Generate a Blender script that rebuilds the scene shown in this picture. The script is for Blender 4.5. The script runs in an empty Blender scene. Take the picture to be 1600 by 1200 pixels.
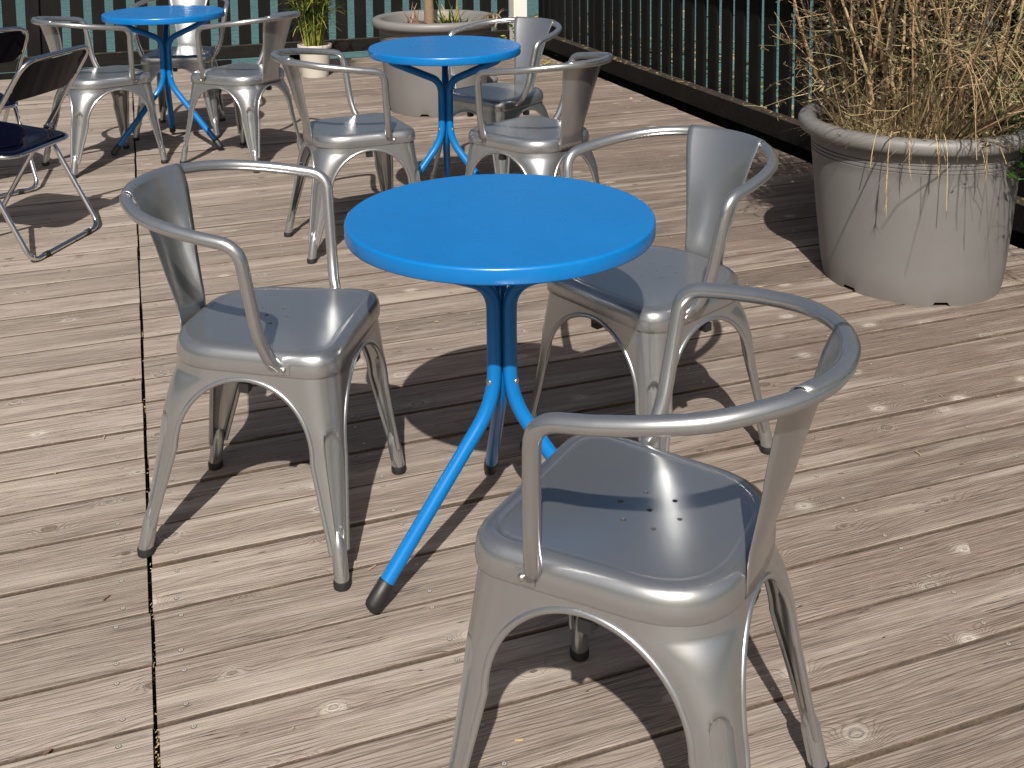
import bpy, bmesh, math, random
from mathutils import Vector, Matrix, Quaternion
random.seed(7)
sc = bpy.context.scene
C = sc.collection
R_ = math.radians

# ------------------------------------------------------------------ camera
F_PX, PITCH, ROLL, CAM_H = 1708.1, 0.10047, -0.00935, 1.3473
PPX, PPY = 799.85, -12.3                       # principal point in a 1600 x 1200 frame (verticals kept upright by lens shift)
cam_d = bpy.data.cameras.new('camera')
cam_d.sensor_fit = 'HORIZONTAL'; cam_d.sensor_width = 36.0
cam_d.lens = 36.0 * F_PX / 1600.0
cam_d.shift_x = (800 - PPX) / 1600.0
cam_d.shift_y = -(600 - PPY) / 1600.0
cam_d.clip_start = 0.05; cam_d.clip_end = 2000
cam = bpy.data.objects.new('camera', cam_d); C.objects.link(cam)
_fw = Vector((0, math.cos(PITCH), -math.sin(PITCH))); _up = Vector((0, math.sin(PITCH), math.cos(PITCH))); _rt = Vector((1, 0, 0))
_r2 = _rt * math.cos(ROLL) + _up * math.sin(ROLL); _u2 = -_rt * math.sin(ROLL) + _up * math.cos(ROLL)
cam.matrix_world = Matrix(((_r2.x, _u2.x, -_fw.x, 0), (_r2.y, _u2.y, -_fw.y, 0), (_r2.z, _u2.z, -_fw.z, CAM_H), (0, 0, 0, 1)))
sc.camera = cam

# ------------------------------------------------------------------ sky and sun
SUN_ELEV = R_(44)
w = bpy.data.worlds.new('World'); sc.world = w; w.use_nodes = True
nt = w.node_tree
sky = nt.nodes.new('ShaderNodeTexSky'); sky.sky_type = 'NISHITA'; sky.sun_disc = False
sky.sun_elevation = SUN_ELEV; sky.sun_rotation = R_(180); sky.air_density = 1.0; sky.dust_density = 6.0; sky.ozone_density = 1.0
bg = nt.nodes['Background']; bg.inputs['Strength'].default_value = 0.05
nt.links.new(sky.outputs[0], bg.inputs['Color'])
sun_d = bpy.data.lights.new('sun', 'SUN'); sun_d.energy = 4.8; sun_d.angle = R_(0.53); sun_d.color = (1.0, 0.965, 0.91)
sun = bpy.data.objects.new('sun', sun_d); C.objects.link(sun)
_d = Vector((0.02, math.cos(SUN_ELEV), -math.sin(SUN_ELEV)))
sun.rotation_euler = _d.to_track_quat('-Z', 'Y').to_euler(); sun.location = (0, -6, 8)
vs = sc.view_settings
vs.view_transform = 'Standard'; vs.look = 'None'; vs.exposure = 0.62; vs.gamma = 1.0; vs.use_curve_mapping = False
sc.cycles.max_bounces = 6; sc.cycles.diffuse_bounces = 3; sc.cycles.glossy_bounces = 4; sc.cycles.transparent_max_bounces = 6; sc.cycles.transmission_bounces = 2
sc.render.resolution_x = 1024; sc.render.resolution_y = 768

# ------------------------------------------------------------------ deck frame: u runs along the planks, v along the seam
PHI = -0.337447
TU = Vector((math.cos(PHI), -math.sin(PHI), 0)); SV = Vector((math.sin(PHI), math.cos(PHI), 0))
DECK_ROT = math.atan2(TU.y, TU.x)
def D(u, v, z=0.0): return TU * u + SV * v + Vector((0, 0, z))

# ------------------------------------------------------------------ helpers
class MB:
    def __init__(s): s.v = []; s.f = []; s.m = []
    def add(s, vs, fs, mat=0):
        o = len(s.v); s.v += [tuple(p) for p in vs]; s.f += [tuple(i + o for i in f) for f in fs]; s.m += [mat] * len(fs)
    def box(s, c, size, mat=0, rot=None, taper=1.0):
        hx, hy, hz = size[0] / 2, size[1] / 2, size[2] / 2
        P = [Vector((x * hx * (taper if z > 0 else 1), y * hy * (taper if z > 0 else 1), z * hz)) for z in (-1, 1) for y in (-1, 1) for x in (-1, 1)]
        if rot is not None: P = [rot @ p for p in P]
        s.add([p + Vector(c) for p in P], [(0, 2, 3, 1), (4, 5, 7, 6), (0, 1, 5, 4), (2, 6, 7, 3), (0, 4, 6, 2), (1, 3, 7, 5)], mat)
    def tube(s, pts, r, n=10, mat=0, cap=True, dome=False):
        pts = [Vector(p) for p in pts]; N = len(pts)
        rr = r if isinstance(r, (list, tuple)) else [r] * N
        t0 = (pts[1] - pts[0]).normalized()
        a = t0.orthogonal().normalized(); vs = []; prev = t0
        for i in range(N):
            t = (pts[min(i + 1, N - 1)] - pts[max(i - 1, 0)]).normalized()
            q = prev.rotation_difference(t); a = (q @ a); a = (a - t * a.dot(t)).normalized(); b = t.cross(a); prev = t
            for k in range(n):
                an = 2 * math.pi * k / n
                vs.append(pts[i] + (a * math.cos(an) + b * math.sin(an)) * rr[i])
        fs = [(i * n + k, i * n + (k + 1) % n, (i + 1) * n + (k + 1) % n, (i + 1) * n + k) for i in range(N - 1) for k in range(n)]
        if cap: fs += [tuple(range(n - 1, -1, -1)), tuple((N - 1) * n + k for k in range(n))]
        s.add(vs, fs, mat)
    def lathe(s, prof, n=32, mat=0, c=(0, 0, 0), closed=False):
        vs = []; cx, cy, cz = c
        for r, z in prof:
            for k in range(n):
                an = 2 * math.pi * k / n; vs.append((cx + r * math.cos(an), cy + r * math.sin(an), cz + z))
        M = len(prof); fs = []
        for i in range(M if closed else M - 1):
            j = (i + 1) % M
            for k in range(n): fs.append((i * n + k, i * n + (k + 1) % n, j * n + (k + 1) % n, j * n + k))
        s.add(vs, fs, mat)
    def disc(s, c, r, n=24, mat=0, up=True):
        vs = [(c[0] + r * math.cos(2 * math.pi * k / n), c[1] + r * math.sin(2 * math.pi * k / n), c[2]) for k in range(n)]
        s.add(vs, [tuple(range(n)) if up else tuple(range(n - 1, -1, -1))], mat)
    def mesh(s, name, mats, smooth=40, clean=False):
        me = bpy.data.meshes.new(name); me.from_pydata(s.v, [], s.f); me.update()
        if clean:
            bm = bmesh.new(); bm.from_mesh(me); bmesh.ops.remove_doubles(bm, verts=bm.verts, dist=1e-5); bmesh.ops.recalc_face_normals(bm, faces=bm.faces); bm.to_mesh(me); bm.free()
        for m in (mats if isinstance(mats, (list, tuple)) else [mats]): me.materials.append(m)
        if isinstance(mats, (list, tuple)) and len(mats) > 1 and not clean: me.polygons.foreach_set('material_index', s.m)
        if smooth:
            me.polygons.foreach_set('use_smooth', [True] * len(me.polygons))
            if smooth < 180: me.set_sharp_from_angle(angle=R_(smooth))
        return me
    def build(s, name, mats, parent=None, smooth=40, clean=False):
        return link(name, s.mesh(name, mats, smooth, clean), parent)
def link(name, me, parent=None, loc=None, rotz=None):
    o = bpy.data.objects.new(name, me); C.objects.link(o)
    if parent: o.parent = parent
    if loc is not None: o.location = loc
    if rotz is not None: o.rotation_euler = (0, 0, rotz)
    return o
def tag(o, label=None, cat=None, group=None, kind=None):
    if label: o['label'] = label
    if cat: o['category'] = cat
    if group: o['group'] = group
    if kind: o['kind'] = kind
    return o
def empty(name, loc=(0, 0, 0), rz=0.0):
    o = bpy.data.objects.new(name, None); C.objects.link(o); o.location = loc; o.rotation_euler = (0, 0, rz); o.empty_display_size = 0.1
    return o
def copy_tree(o, parent=None):
    c = o.copy(); C.objects.link(c); c.parent = parent
    for ch in list(o.children): copy_tree(ch, c)
    return c
def crom(P, n=6, closed=False):
    P = [Vector(p) for p in P]; out = []; N = len(P)
    for i in range(N - 1):
        p0 = P[max(i - 1, 0)]; p1 = P[i]; p2 = P[i + 1]; p3 = P[min(i + 2, N - 1)]
        for k in range(n):
            t = k / n
            out.append(0.5 * ((2 * p1) + (p2 - p0) * t + (2 * p0 - 5 * p1 + 4 * p2 - p3) * t * t + (3 * p1 - p0 - 3 * p2 + p3) * t ** 3))
    out.append(P[-1]); return out
def fillet(P, rad, n=6):
    """polyline with rounded corners; rad is a list per interior point"""
    P = [Vector(p) for p in P]; out = [P[0]]
    for i in range(1, len(P) - 1):
        r = rad[i - 1] if isinstance(rad, (list, tuple)) else rad
        a = (P[i - 1] - P[i]); b = (P[i + 1] - P[i]); d = min(r, a.length * .48, b.length * .48)
        A = P[i] + a.normalized() * d; B = P[i] + b.normalized() * d
        for k in range(n + 1):
            t = k / n; out.append(A * (1 - t) ** 2 + P[i] * 2 * t * (1 - t) + B * t * t)
    out.append(P[-1]); return out
def sstep(a, b, x):
    t = max(0, min(1, (x - a) / (b - a))); return t * t * (3 - 2 * t)

# ------------------------------------------------------------------ materials
ALB = .72                                      # common reflectance scale of all painted, wooden and living surfaces
class NG:
    def alb(s, c):
        return tuple(x * ALB for x in c[:3]) if isinstance(c, tuple) else s.vmath('MULTIPLY', c, (ALB, ALB, ALB))
    def __init__(s, name):
        s.mat = bpy.data.materials.new(name); s.mat.use_nodes = True; s.t = s.mat.node_tree
        s.b = s.t.nodes['Principled BSDF']; s.out = s.t.nodes['Material Output']
    def n(s, typ, **kw):
        x = s.t.nodes.new(typ)
        for k, v in kw.items(): setattr(x, k, v)
        return x
    def l(s, a, b): s.t.links.new(a, b)
    def _in(s, sock, v):
        if hasattr(v, 'is_output') or isinstance(v, bpy.types.NodeSocket): s.l(v, sock)
        else: sock.default_value = v
    def math(s, op, a, b=0.0, c=None, clamp=False):
        x = s.n('ShaderNodeMath', operation=op, use_clamp=clamp); s._in(x.inputs[0], a); s._in(x.inputs[1], b)
        if c is not None: s._in(x.inputs[2], c)
        return x.outputs[0]
    def mapr(s, v, a, b, c=0.0, d=1.0, smooth=False):
        x = s.n('ShaderNodeMapRange'); x.clamp = True
        if smooth: x.interpolation_type = 'SMOOTHSTEP'
        s._in(x.inputs[0], v); x.inputs[1].default_value = a; x.inputs[2].default_value = b; x.inputs[3].default_value = c; x.inputs[4].default_value = d
        return x.outputs[0]
    def mix(s, f, a, b, mode='MIX'):
        x = s.n('ShaderNodeMix', data_type='RGBA', blend_type=mode); s._in(x.inputs[0], f)
        for i, v in ((6, a), (7, b)):
            if isinstance(v, tuple): x.inputs[i].default_value = (*v, 1)
            else: s.l(v, x.inputs[i])
        return x.outputs[2]
    def noise(s, vec, scale=1.0, detail=3.0, rough=.5, dist=0.0):
        x = s.n('ShaderNodeTexNoise'); x.inputs['Scale'].default_value = scale; x.inputs['Detail'].default_value = detail; x.inputs['Roughness'].default_value = rough; x.inputs['Distortion'].default_value = dist
        if vec is not None: s.l(vec, x.inputs['Vector'])
        return x.outputs['Fac']
    def vmath(s, op, a, b):
        x = s.n('ShaderNodeVectorMath', operation=op)
        for i, v in ((0, a), (1, b)):
            if isinstance(v, tuple): x.inputs[i].default_value = v
            else: s.l(v, x.inputs[i])
        return x.outputs[0]
    def coord(s, k='Object'): return s.n('ShaderNodeTexCoord').outputs[k]
    def bump(s, h, strength=.3, dist=.002):
        x = s.n('ShaderNodeBump'); x.inputs['Strength'].default_value = strength; x.inputs['Distance'].default_value = dist; s.l(h, x.inputs['Height']); s.l(x.outputs[0], s.b.inputs['Normal'])
    def set(s, **kw):
        if 'Base_Color' in kw and not kw.get('Metallic'): kw['Base_Color'] = s.alb(kw['Base_Color'])
        for k, v in kw.items():
            sk = s.b.inputs[k.replace('_', ' ')]
            if isinstance(v, tuple): sk.default_value = (*v, 1) if len(v) == 3 else v
            elif isinstance(v, (int, float)): sk.default_value = v
            else: s.l(v, sk)
        return s

def m_plain(name, col, rough=.5, metal=0.0, var=.12, scale=20, **kw):
    g = NG(name); nz = g.noise(g.coord(), scale, 4)
    dark = tuple(c * (1 - var) for c in col); lite = tuple(min(1, c * (1 + var)) for c in col)
    g.set(Base_Color=g.mix(nz, dark, lite), Roughness=g.mapr(nz, .3, .7, rough * .88, min(1, rough * 1.12)), Metallic=metal, **kw)
    return g.mat
def m_steel():
    g = NG('silver_lacquered_steel'); co = g.coord()
    n1 = g.noise(co, 7, 3, .6); 
    base = g.mix(g.mapr(n1, .3, .7), (.40, .408, .412), (.425, .432, .436))
    g.set(Base_Color=base, Metallic=.88, Roughness=.25)
    return g.mat
def m_blue():
    g = NG('blue_powder_coat'); co = g.coord(); n1 = g.noise(co, 6, 3); n2 = g.noise(co, 900, 1)
    chip = g.n('ShaderNodeTexVoronoi'); chip.inputs['Scale'].default_value = 26; g.l(co, chip.inputs['Vector'])
    g.set(Base_Color=g.mix(n1, (.0022, .148, .43), (.0028, .162, .46)), Roughness=g.mapr(n1, .3, .7, .20, .26)); g.b.inputs['Specular IOR Level'].default_value = .35
    g.bump(n2, .02, .0006); return g.mat
def m_bluetop():
    g = NG('blue_tabletop_enamel'); co = g.coord(); n1 = g.noise(co, 5, 4, .6); n2 = g.noise(co, 38, 4, .7)
    ln = g.n('ShaderNodeVectorMath', operation='LENGTH'); g.l(g.vmath('MULTIPLY', co, (1, 1, 0)), ln.inputs[0])
    vo = g.n('ShaderNodeTexVoronoi'); vo.inputs['Scale'].default_value = 15; g.l(co, vo.inputs['Vector'])
    vc = g.n('ShaderNodeSeparateColor'); g.l(vo.outputs['Color'], vc.inputs[0])
    chip = g.math('MULTIPLY', g.math('MULTIPLY', g.mapr(vo.outputs['Distance'], .075, .055), g.mapr(vc.outputs[0], .62, .64)), g.mapr(ln.outputs['Value'], .286, .290))
    col = g.mix(g.mapr(n1, .3, .7), (.0022, .146, .43), (.003, .164, .465))
    col = g.mix(g.mapr(n2, .5, .8, 0, .02), col, (.25, .33, .42))                      # thin dust
    col = g.mix(chip, col, (.62, .64, .66))
    g.set(Base_Color=col, Roughness=g.mapr(n1, .3, .7, .24, .30)); g.b.inputs['Specular IOR Level'].default_value = .42
    return g.mat
def m_wood():
    """weathered softwood: growth rings, knots, fibres; object x runs along the board"""
    g = NG('weathered_deck_board'); co = g.coord(); oi = g.n('ShaderNodeObjectInfo'); rnd = oi.outputs['Random']
    off = g.n('ShaderNodeCombineXYZ'); g.l(g.math('MULTIPLY', rnd, 91.7), off.inputs[0]); g.l(g.math('MULTIPLY', rnd, 37.3), off.inputs[1]); g.l(g.math('MULTIPLY', rnd, 13.1), off.inputs[2])
    p = g.vmath('ADD', co, off.outputs[0])
    sep = g.n('ShaderNodeSeparateXYZ'); g.l(co, sep.inputs[0]); y = sep.outputs[1]
    def nz(sx, sy, det, rough=.55):
        x = g.n('ShaderNodeTexNoise'); x.noise_dimensions = '2D'; x.inputs['Scale'].default_value = 1; x.inputs['Detail'].default_value = det; x.inputs['Roughness'].default_value = rough
        g.l(g.vmath('MULTIPLY', p, (sx, sy, 0)), x.inputs['Vector']); return x.outputs['Fac']
    sx, sy = 3.4, 7.5
    ps = g.vmath('MULTIPLY', p, (sx, sy, 0))
    vo = g.n('ShaderNodeTexVoronoi'); vo.voronoi_dimensions = '2D'; vo.inputs['Scale'].default_value = 1.0; g.l(ps, vo.inputs['Vector'])
    dl = g.vmath('MULTIPLY', g.vmath('SUBTRACT', ps, vo.outputs['Position']), (.62 / sx, 1.0 / sy, 0))
    ln = g.n('ShaderNodeVectorMath', operation='LENGTH'); g.l(dl, ln.inputs[0])
    fib = nz(6, 300, 3, .75); fib2 = nz(2.6, 90, 4, .7); streak = nz(1.5, 24, 3, .6); blot = nz(1.1, 17, 4, .65); warp = nz(1.0, 7.0, 2)
    d = g.math('ADD', ln.outputs['Value'], g.math('MULTIPLY', g.math('SUBTRACT', fib2, .5), .008))
    vc = g.n('ShaderNodeSeparateColor'); g.l(vo.outputs['Color'], vc.inputs[0])
    sel = g.mapr(vc.outputs[0], .28, .32)
    kr = g.mapr(vc.outputs[1], .3, 1, .0030, .0095)
    gauss = lambda wd: g.math('POWER', 2.718, g.math('MULTIPLY', g.math('POWER', g.math('DIVIDE', d, wd), 2.0), -1.0))
    infl = g.math('MULTIPLY', sel, gauss(.021))
    f0 = g.math('ADD', y, g.math('MULTIPLY', g.math('SUBTRACT', warp, .5), .11))
    fld = g.math('ADD', g.math('MULTIPLY', f0, g.math('SUBTRACT', 1.0, infl)), g.math('MULTIPLY', d, infl))
    fld = g.math('ADD', fld, g.math('MULTIPLY', fib2, .0022))
    ring = g.mapr(g.math('SINE', g.math('MULTIPLY', fld, 2 * math.pi / .0075)), .35, 1.0)
    ring = g.math('MULTIPLY', ring, g.math('ADD', g.mapr(blot, .30, .66, .85, .15), g.math('MULTIPLY', infl, .7), clamp=True))
    light = g.mix(rnd, (.40, .338, .288), (.345, .287, .24))
    brown = g.mix(g.mapr(streak, .35, .7), (.165, .122, .096), (.25, .192, .155))
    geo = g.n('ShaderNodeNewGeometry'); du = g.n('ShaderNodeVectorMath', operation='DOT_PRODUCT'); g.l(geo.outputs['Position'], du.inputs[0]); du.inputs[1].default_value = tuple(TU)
    # darker, browner boards towards the fence side of the deck
    brown_mix = g.mapr(g.math('ADD', du.outputs['Value'], g.math('MULTIPLY', g.math('SUBTRACT', warp, .5), 2.2)), -.3, 2.0, .12, .92)
    brown_mix = g.math('ADD', brown_mix, g.math('MULTIPLY', g.math('SUBTRACT', streak, .5), .95), clamp=True)
    col = g.mix(brown_mix, light, brown)
    col = g.mix(g.mapr(fib2, .48, .70, 0, .42), col, (.13, .10, .08))
    col = g.mix(g.mapr(fib, .53, .72, 0, .8), col, (.07, .053, .043))
    col = g.mix(g.mapr(fib, .44, .24, 0, .45), col, (.58, .525, .465))
    col = g.mix(g.math('MULTIPLY', ring, .62), col, (.10, .076, .06))
    col = g.mix(g.mapr(blot, .50, .72, 0, .5), col, (.52, .455, .39))
    halo = g.math('MULTIPLY', sel, gauss(.013))
    col = g.mix(g.math('MULTIPLY', halo, g.mapr(vc.outputs[2], .3, .6, .0, .8)), col, (.60, .54, .475))
    q = g.math('DIVIDE', d, kr)
    core = g.math('MULTIPLY', sel, g.mapr(q, 1.05, .70))
    col = g.mix(g.math('MULTIPLY', core, g.mapr(vc.outputs[2], .2, .7, .85, .45)), col, g.mix(fib2, (.07, .05, .038), (.24, .18, .13)))
    rim = g.math('MULTIPLY', sel, g.math('SUBTRACT', 1.0, g.math('ABSOLUTE', g.math('MULTIPLY', g.math('SUBTRACT', q, 1.0), 3.5)), clamp=True))
    col = g.mix(g.math('MULTIPLY', rim, .75), col, (.06, .045, .035))
    cm = g.math('MULTIPLY', g.mapr(g.math('ABSOLUTE', g.math('SUBTRACT', nz(1.6, 60, 2, .4), .5)), .007, .0), g.mapr(streak, .50, .58))
    col = g.mix(g.math('MULTIPLY', cm, .9), col, (.035, .027, .022))
    val = g.mapr(g.math('FRACT', g.math('MULTIPLY', rnd, 17.31)), 0, 1, .84, 1.10)
    hs = g.n('ShaderNodeHueSaturation'); g.l(col, hs.inputs['Color']); g.l(val, hs.inputs['Value']); hs.inputs['Saturation'].default_value = 1.0
    g.set(Base_Color=g.vmath('MULTIPLY', hs.outputs[0], (1.0, .992, .985)), Roughness=.75); g.b.inputs['Specular IOR Level'].default_value = .25
    h = g.math('SUBTRACT', g.math('ADD', g.math('MULTIPLY', fib2, .7), g.math('MULTIPLY', fib, .5)), g.math('ADD', g.math('MULTIPLY', ring, .35), g.math('MULTIPLY', cm, 1.4)))
    g.bump(h, .8, .0028)
    return g.mat
def m_woodedge():
    g = NG('unbleached_board_edge'); co = g.coord(); n1 = g.noise(g.vmath('MULTIPLY', co, (14, 90, 120)), 1, 4, .7); n2 = g.noise(g.vmath('MULTIPLY', co, (160, 160, 160)), 1, 2)
    c1 = g.mix(g.mapr(n1, .3, .7), (.04, .029, .021), (.17, .12, .082)); c1 = g.mix(g.mapr(n2, .45, .7, 0, .6), c1, (.05, .032, .022))
    g.set(Base_Color=c1, Roughness=.85); g.bump(n1, .5, .002); return g.mat
def m_darkwood(name='dark_stained_wood', a=(.0022, .002, .0019), b=(.006, .005, .0042), lichen=False):
    g = NG(name); co = g.coord(); oi = g.n('ShaderNodeObjectInfo'); off = g.n('ShaderNodeCombineXYZ'); g.l(g.math('MULTIPLY', oi.outputs['Random'], 50), off.inputs[0])
    p = g.vmath('ADD', co, off.outputs[0])
    n1 = g.noise(g.vmath('MULTIPLY', p, (90, 90, 4) if not lichen else (4, 60, 60)), 1, 4, .6); n2 = g.noise(p, 7, 4)
    c1 = g.mix(g.mapr(n1, .3, .7), a, b); c1 = g.mix(g.mapr(n2, .55, .75, 0, .5), c1, tuple(x * 1.8 for x in b))
    if lichen:
        ge = g.n('ShaderNodeNewGeometry'); sp = g.n('ShaderNodeSeparateXYZ'); g.l(ge.outputs['Normal'], sp.inputs[0])
        top = g.mapr(sp.outputs[2], .6, .9)                       # the flat upper face is weathered grey
        c1 = g.mix(g.math('MULTIPLY', top, g.mapr(n2, .3, .6, .5, 1)), c1, (.05, .04, .031))
        c1 = g.mix(g.math('MULTIPLY', top, g.mapr(g.noise(p, 16, 3), .62, .70)), c1, (.30, .22, .06))
    g.set(Base_Color=c1, Roughness=.7); g.b.inputs['Specular IOR Level'].default_value = .15; g.bump(n1, .3, .002); return g.mat
def m_water():
    g = NG('lake_water'); co = g.coord('Object')
    n1 = g.noise(g.vmath('MULTIPLY', co, (1.0, 2.6, 1)), 2.2, 5, .62, .6); n2 = g.noise(g.vmath('MULTIPLY', co, (1, 2.2, 1)), 9, 4, .6)
    g.set(Base_Color=g.mix(n1, (.075, .17, .168), (.12, .225, .218)), Roughness=.07, IOR=1.33)
    g.bump(g.math('ADD', n1, g.math('MULTIPLY', n2, .35)), .55, .10); return g.mat
def m_taupe():
    g = NG('taupe_plastic'); co = g.coord(); n1 = g.noise(co, 5, 5, .6); n2 = g.noise(co, 120, 2); n3 = g.noise(g.vmath('MULTIPLY', co, (14, 14, 2)), 1, 4)
    sp_ = g.n('ShaderNodeTexVoronoi'); sp_.inputs['Scale'].default_value = 20; g.l(co, sp_.inputs['Vector'])
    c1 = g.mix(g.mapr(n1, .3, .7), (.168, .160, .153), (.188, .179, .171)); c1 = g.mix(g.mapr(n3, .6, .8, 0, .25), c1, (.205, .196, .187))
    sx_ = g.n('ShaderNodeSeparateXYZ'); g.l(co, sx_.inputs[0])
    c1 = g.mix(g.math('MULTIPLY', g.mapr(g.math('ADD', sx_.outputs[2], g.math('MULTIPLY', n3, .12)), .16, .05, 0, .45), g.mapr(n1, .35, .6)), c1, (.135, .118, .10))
    c1 = g.mix(g.mapr(sp_.outputs['Distance'], .05, .03, 0, .5), c1, (.25, .24, .225))
    g.set(Base_Color=c1, Roughness=g.mapr(n1, .3, .7, .45, .6)); g.bump(n2, .06, .001); return g.mat
def m_leaf(name, a, b, rough=.5, trans=.25):
    g = NG(name); co = g.coord(); n1 = g.noise(co, 40, 3)
    col = g.mix(g.mapr(n1, .3, .7), a, b); g.set(Base_Color=col, Roughness=rough)
    if trans:
        tr = g.n('ShaderNodeBsdfTranslucent'); g.l(g.alb(col), tr.inputs['Color']); mx = g.n('ShaderNodeMixShader'); mx.inputs[0].default_value = trans
        g.l(g.b.outputs[0], mx.inputs[1]); g.l(tr.outputs[0], mx.inputs[2]); g.l(mx.outputs[0], g.out.inputs['Surface'])
    return g.mat
def m_acrylic():
    g = NG('navy_translucent_plastic'); g.set(Base_Color=(.003, .004, .012), Roughness=.06); g.b.inputs['Specular IOR Level'].default_value = .06
    tr = g.n('ShaderNodeBsdfTransparent'); tr.inputs['Color'].default_value = (.10, .13, .55, 1); mx = g.n('ShaderNodeMixShader'); mx.inputs[0].default_value = .06
    n1 = g.noise(g.coord(), 8, 2); g.l(g.mapr(n1, 0, 1, .05, .09), g.b.inputs['Roughness'])
    g.l(g.b.outputs[0], mx.inputs[1]); g.l(tr.outputs[0], mx.inputs[2]); g.l(mx.outputs[0], g.out.inputs['Surface']); return g.mat

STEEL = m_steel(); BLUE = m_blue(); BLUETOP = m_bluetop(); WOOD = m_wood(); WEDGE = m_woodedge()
RUBBER = m_plain('black_rubber', (.012, .012, .012), .55); CHROME = m_plain('chrome_plate', (.60, .60, .61), .07, 1.0, .04)
ACRYL = m_acrylic(); PICKET = m_darkwood(); RAIL = m_darkwood('weathered_dark_rail', (.004, .0035, .003), (.012, .0098, .0078), lichen=True)
WATER = m_water(); TAUPE = m_taupe(); CREAM = m_plain('cream_plastic', (.52, .48, .42), .5, 0, .06, 8)
WHITE = m_plain('white_painted_wood', (.74, .69, .63), .55, 0, .06, 9); SOIL = m_plain('dark_soil', (.035, .024, .016), .95, 0, .5, 60)
HOLEDARK = m_plain('shade_dark_hole_wall', (.05, .05, .05), .6); BOLT = m_plain('zinc_bolt', (.62, .60, .56), .3, 1.0); UNDERDECK = m_plain('dark_underdeck_timber', (.025, .019, .015), .9)  # punched hole walls are coloured dark so the holes look shaded
STRAW = m_leaf('dry_straw', (.45, .33, .17), (.62, .48, .275), .6, .15); CANE = m_plain('tan_cane', (.38, .25, .135), .65, 0, .35, 30)
OCANE = m_plain('olive_cane', (.30, .265, .12), .65, 0, .35, 30); TWIG = m_plain('brown_twig', (.09, .06, .032), .75, 0, .4, 25); INNER = m_leaf('shade_dark_inner_leaf', (.012, .013, .006), (.03, .028, .012), .6, .05); OLIVE = m_leaf('dull_olive_leaf', (.045, .042, .014), (.10, .085, .03), .55)  # inner leaf colour is near black, painting in the shade inside the shrub
DRY = m_leaf('dry_beige_leaf', (.36, .27, .14), (.48, .37, .21), .6); GREEN = m_leaf('green_leaf', (.045, .10, .018), (.09, .17, .035), .4)
LIME = m_leaf('yellow_green_stem', (.28, .29, .04), (.40, .36, .07), .4, .1); DKGREEN = m_leaf('deep_green_leaflet', (.02, .06, .014), (.05, .11, .025), .4)
BARK = m_plain('tan_bark', (.22, .15, .085), .85, 0, .5, 45); STONE = m_plain('grey_stone', (.16, .155, .145), .85, 0, .5, 30)
BROWNLEAF = m_leaf('brown_dead_leaf', (.13, .075, .045), (.24, .14, .08), .6, .1)

# ================================================================== SETTING
# ---- water
mb = MB(); S = 600
mb.add([(-S, -S, 0), (S, -S, 0), (S, S, 0), (-S, S, 0)], [(0, 1, 2, 3)])
wat = mb.build('water', WATER, smooth=0); wat.location = (0, 0, -0.75); wat.rotation_euler = (0, 0, DECK_ROT)
tag(wat, 'teal rippled lake water seen between the fence pickets', 'water', kind='structure')

# ---- deck
SEAM, PW, V0, UF = -0.0107, 0.1464, 1.7382, 3.0224
deck = empty('deck', (0, 0, 0), DECK_ROT); tag(deck, 'weathered grey brown timber deck of long planks', 'deck', kind='structure')
TH = 0.028
def plank_mesh(name, L, Wd):
    m = MB(); hw = Wd / 2; b = .0028
    prof = [(-hw, -TH), (-hw, -b), (-hw + b * .3, -b * .3), (-hw + b, 0), (hw - b, 0), (hw - b * .3, -b * .3), (hw, -b), (hw, -TH)]
    n = len(prof); vs = [(x, y, z) for x in (-L / 2, L / 2) for y, z in prof]
    m.add(vs, [(k, n + k, n + k + 1, k + 1) for k in (2, 3, 4)], 0)
    m.add(vs, [(k, n + k, n + k + 1, k + 1) for k in (0, 1, 5, 6)], 1)
    m.add(vs, [tuple(range(n)), tuple(range(2 * n - 1, n - 1, -1)), (7, 15, 8, 0)], 1)
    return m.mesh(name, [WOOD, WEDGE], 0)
ULEFT = -3.4
LA = SEAM - ULEFT; LB = UF - SEAM
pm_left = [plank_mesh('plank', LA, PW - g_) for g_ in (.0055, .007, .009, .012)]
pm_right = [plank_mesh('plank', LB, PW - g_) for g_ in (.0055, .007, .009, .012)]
rng = random.Random(3); rows = []
for k in range(-22, 45):
    v = V0 + (k + .5) * PW
    for bay in (0, 1):
        me = (pm_left if bay == 0 else pm_right)[rng.choice((0, 0, 1, 1, 2, 3))]
        jit = rng.uniform(0, .0035)
        u = (ULEFT + SEAM) / 2 - .0022 - jit if bay == 0 else (SEAM + UF) / 2 + .0022 + jit
        z = rng.uniform(-.0016, .0016); dv = rng.uniform(-.0012, .0012) - (.004 if bay else 0)
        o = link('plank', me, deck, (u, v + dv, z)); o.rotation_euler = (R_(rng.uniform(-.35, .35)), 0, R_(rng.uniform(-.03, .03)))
        rows.append((bay, v + dv, z, o.rotation_euler[0]))
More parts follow.
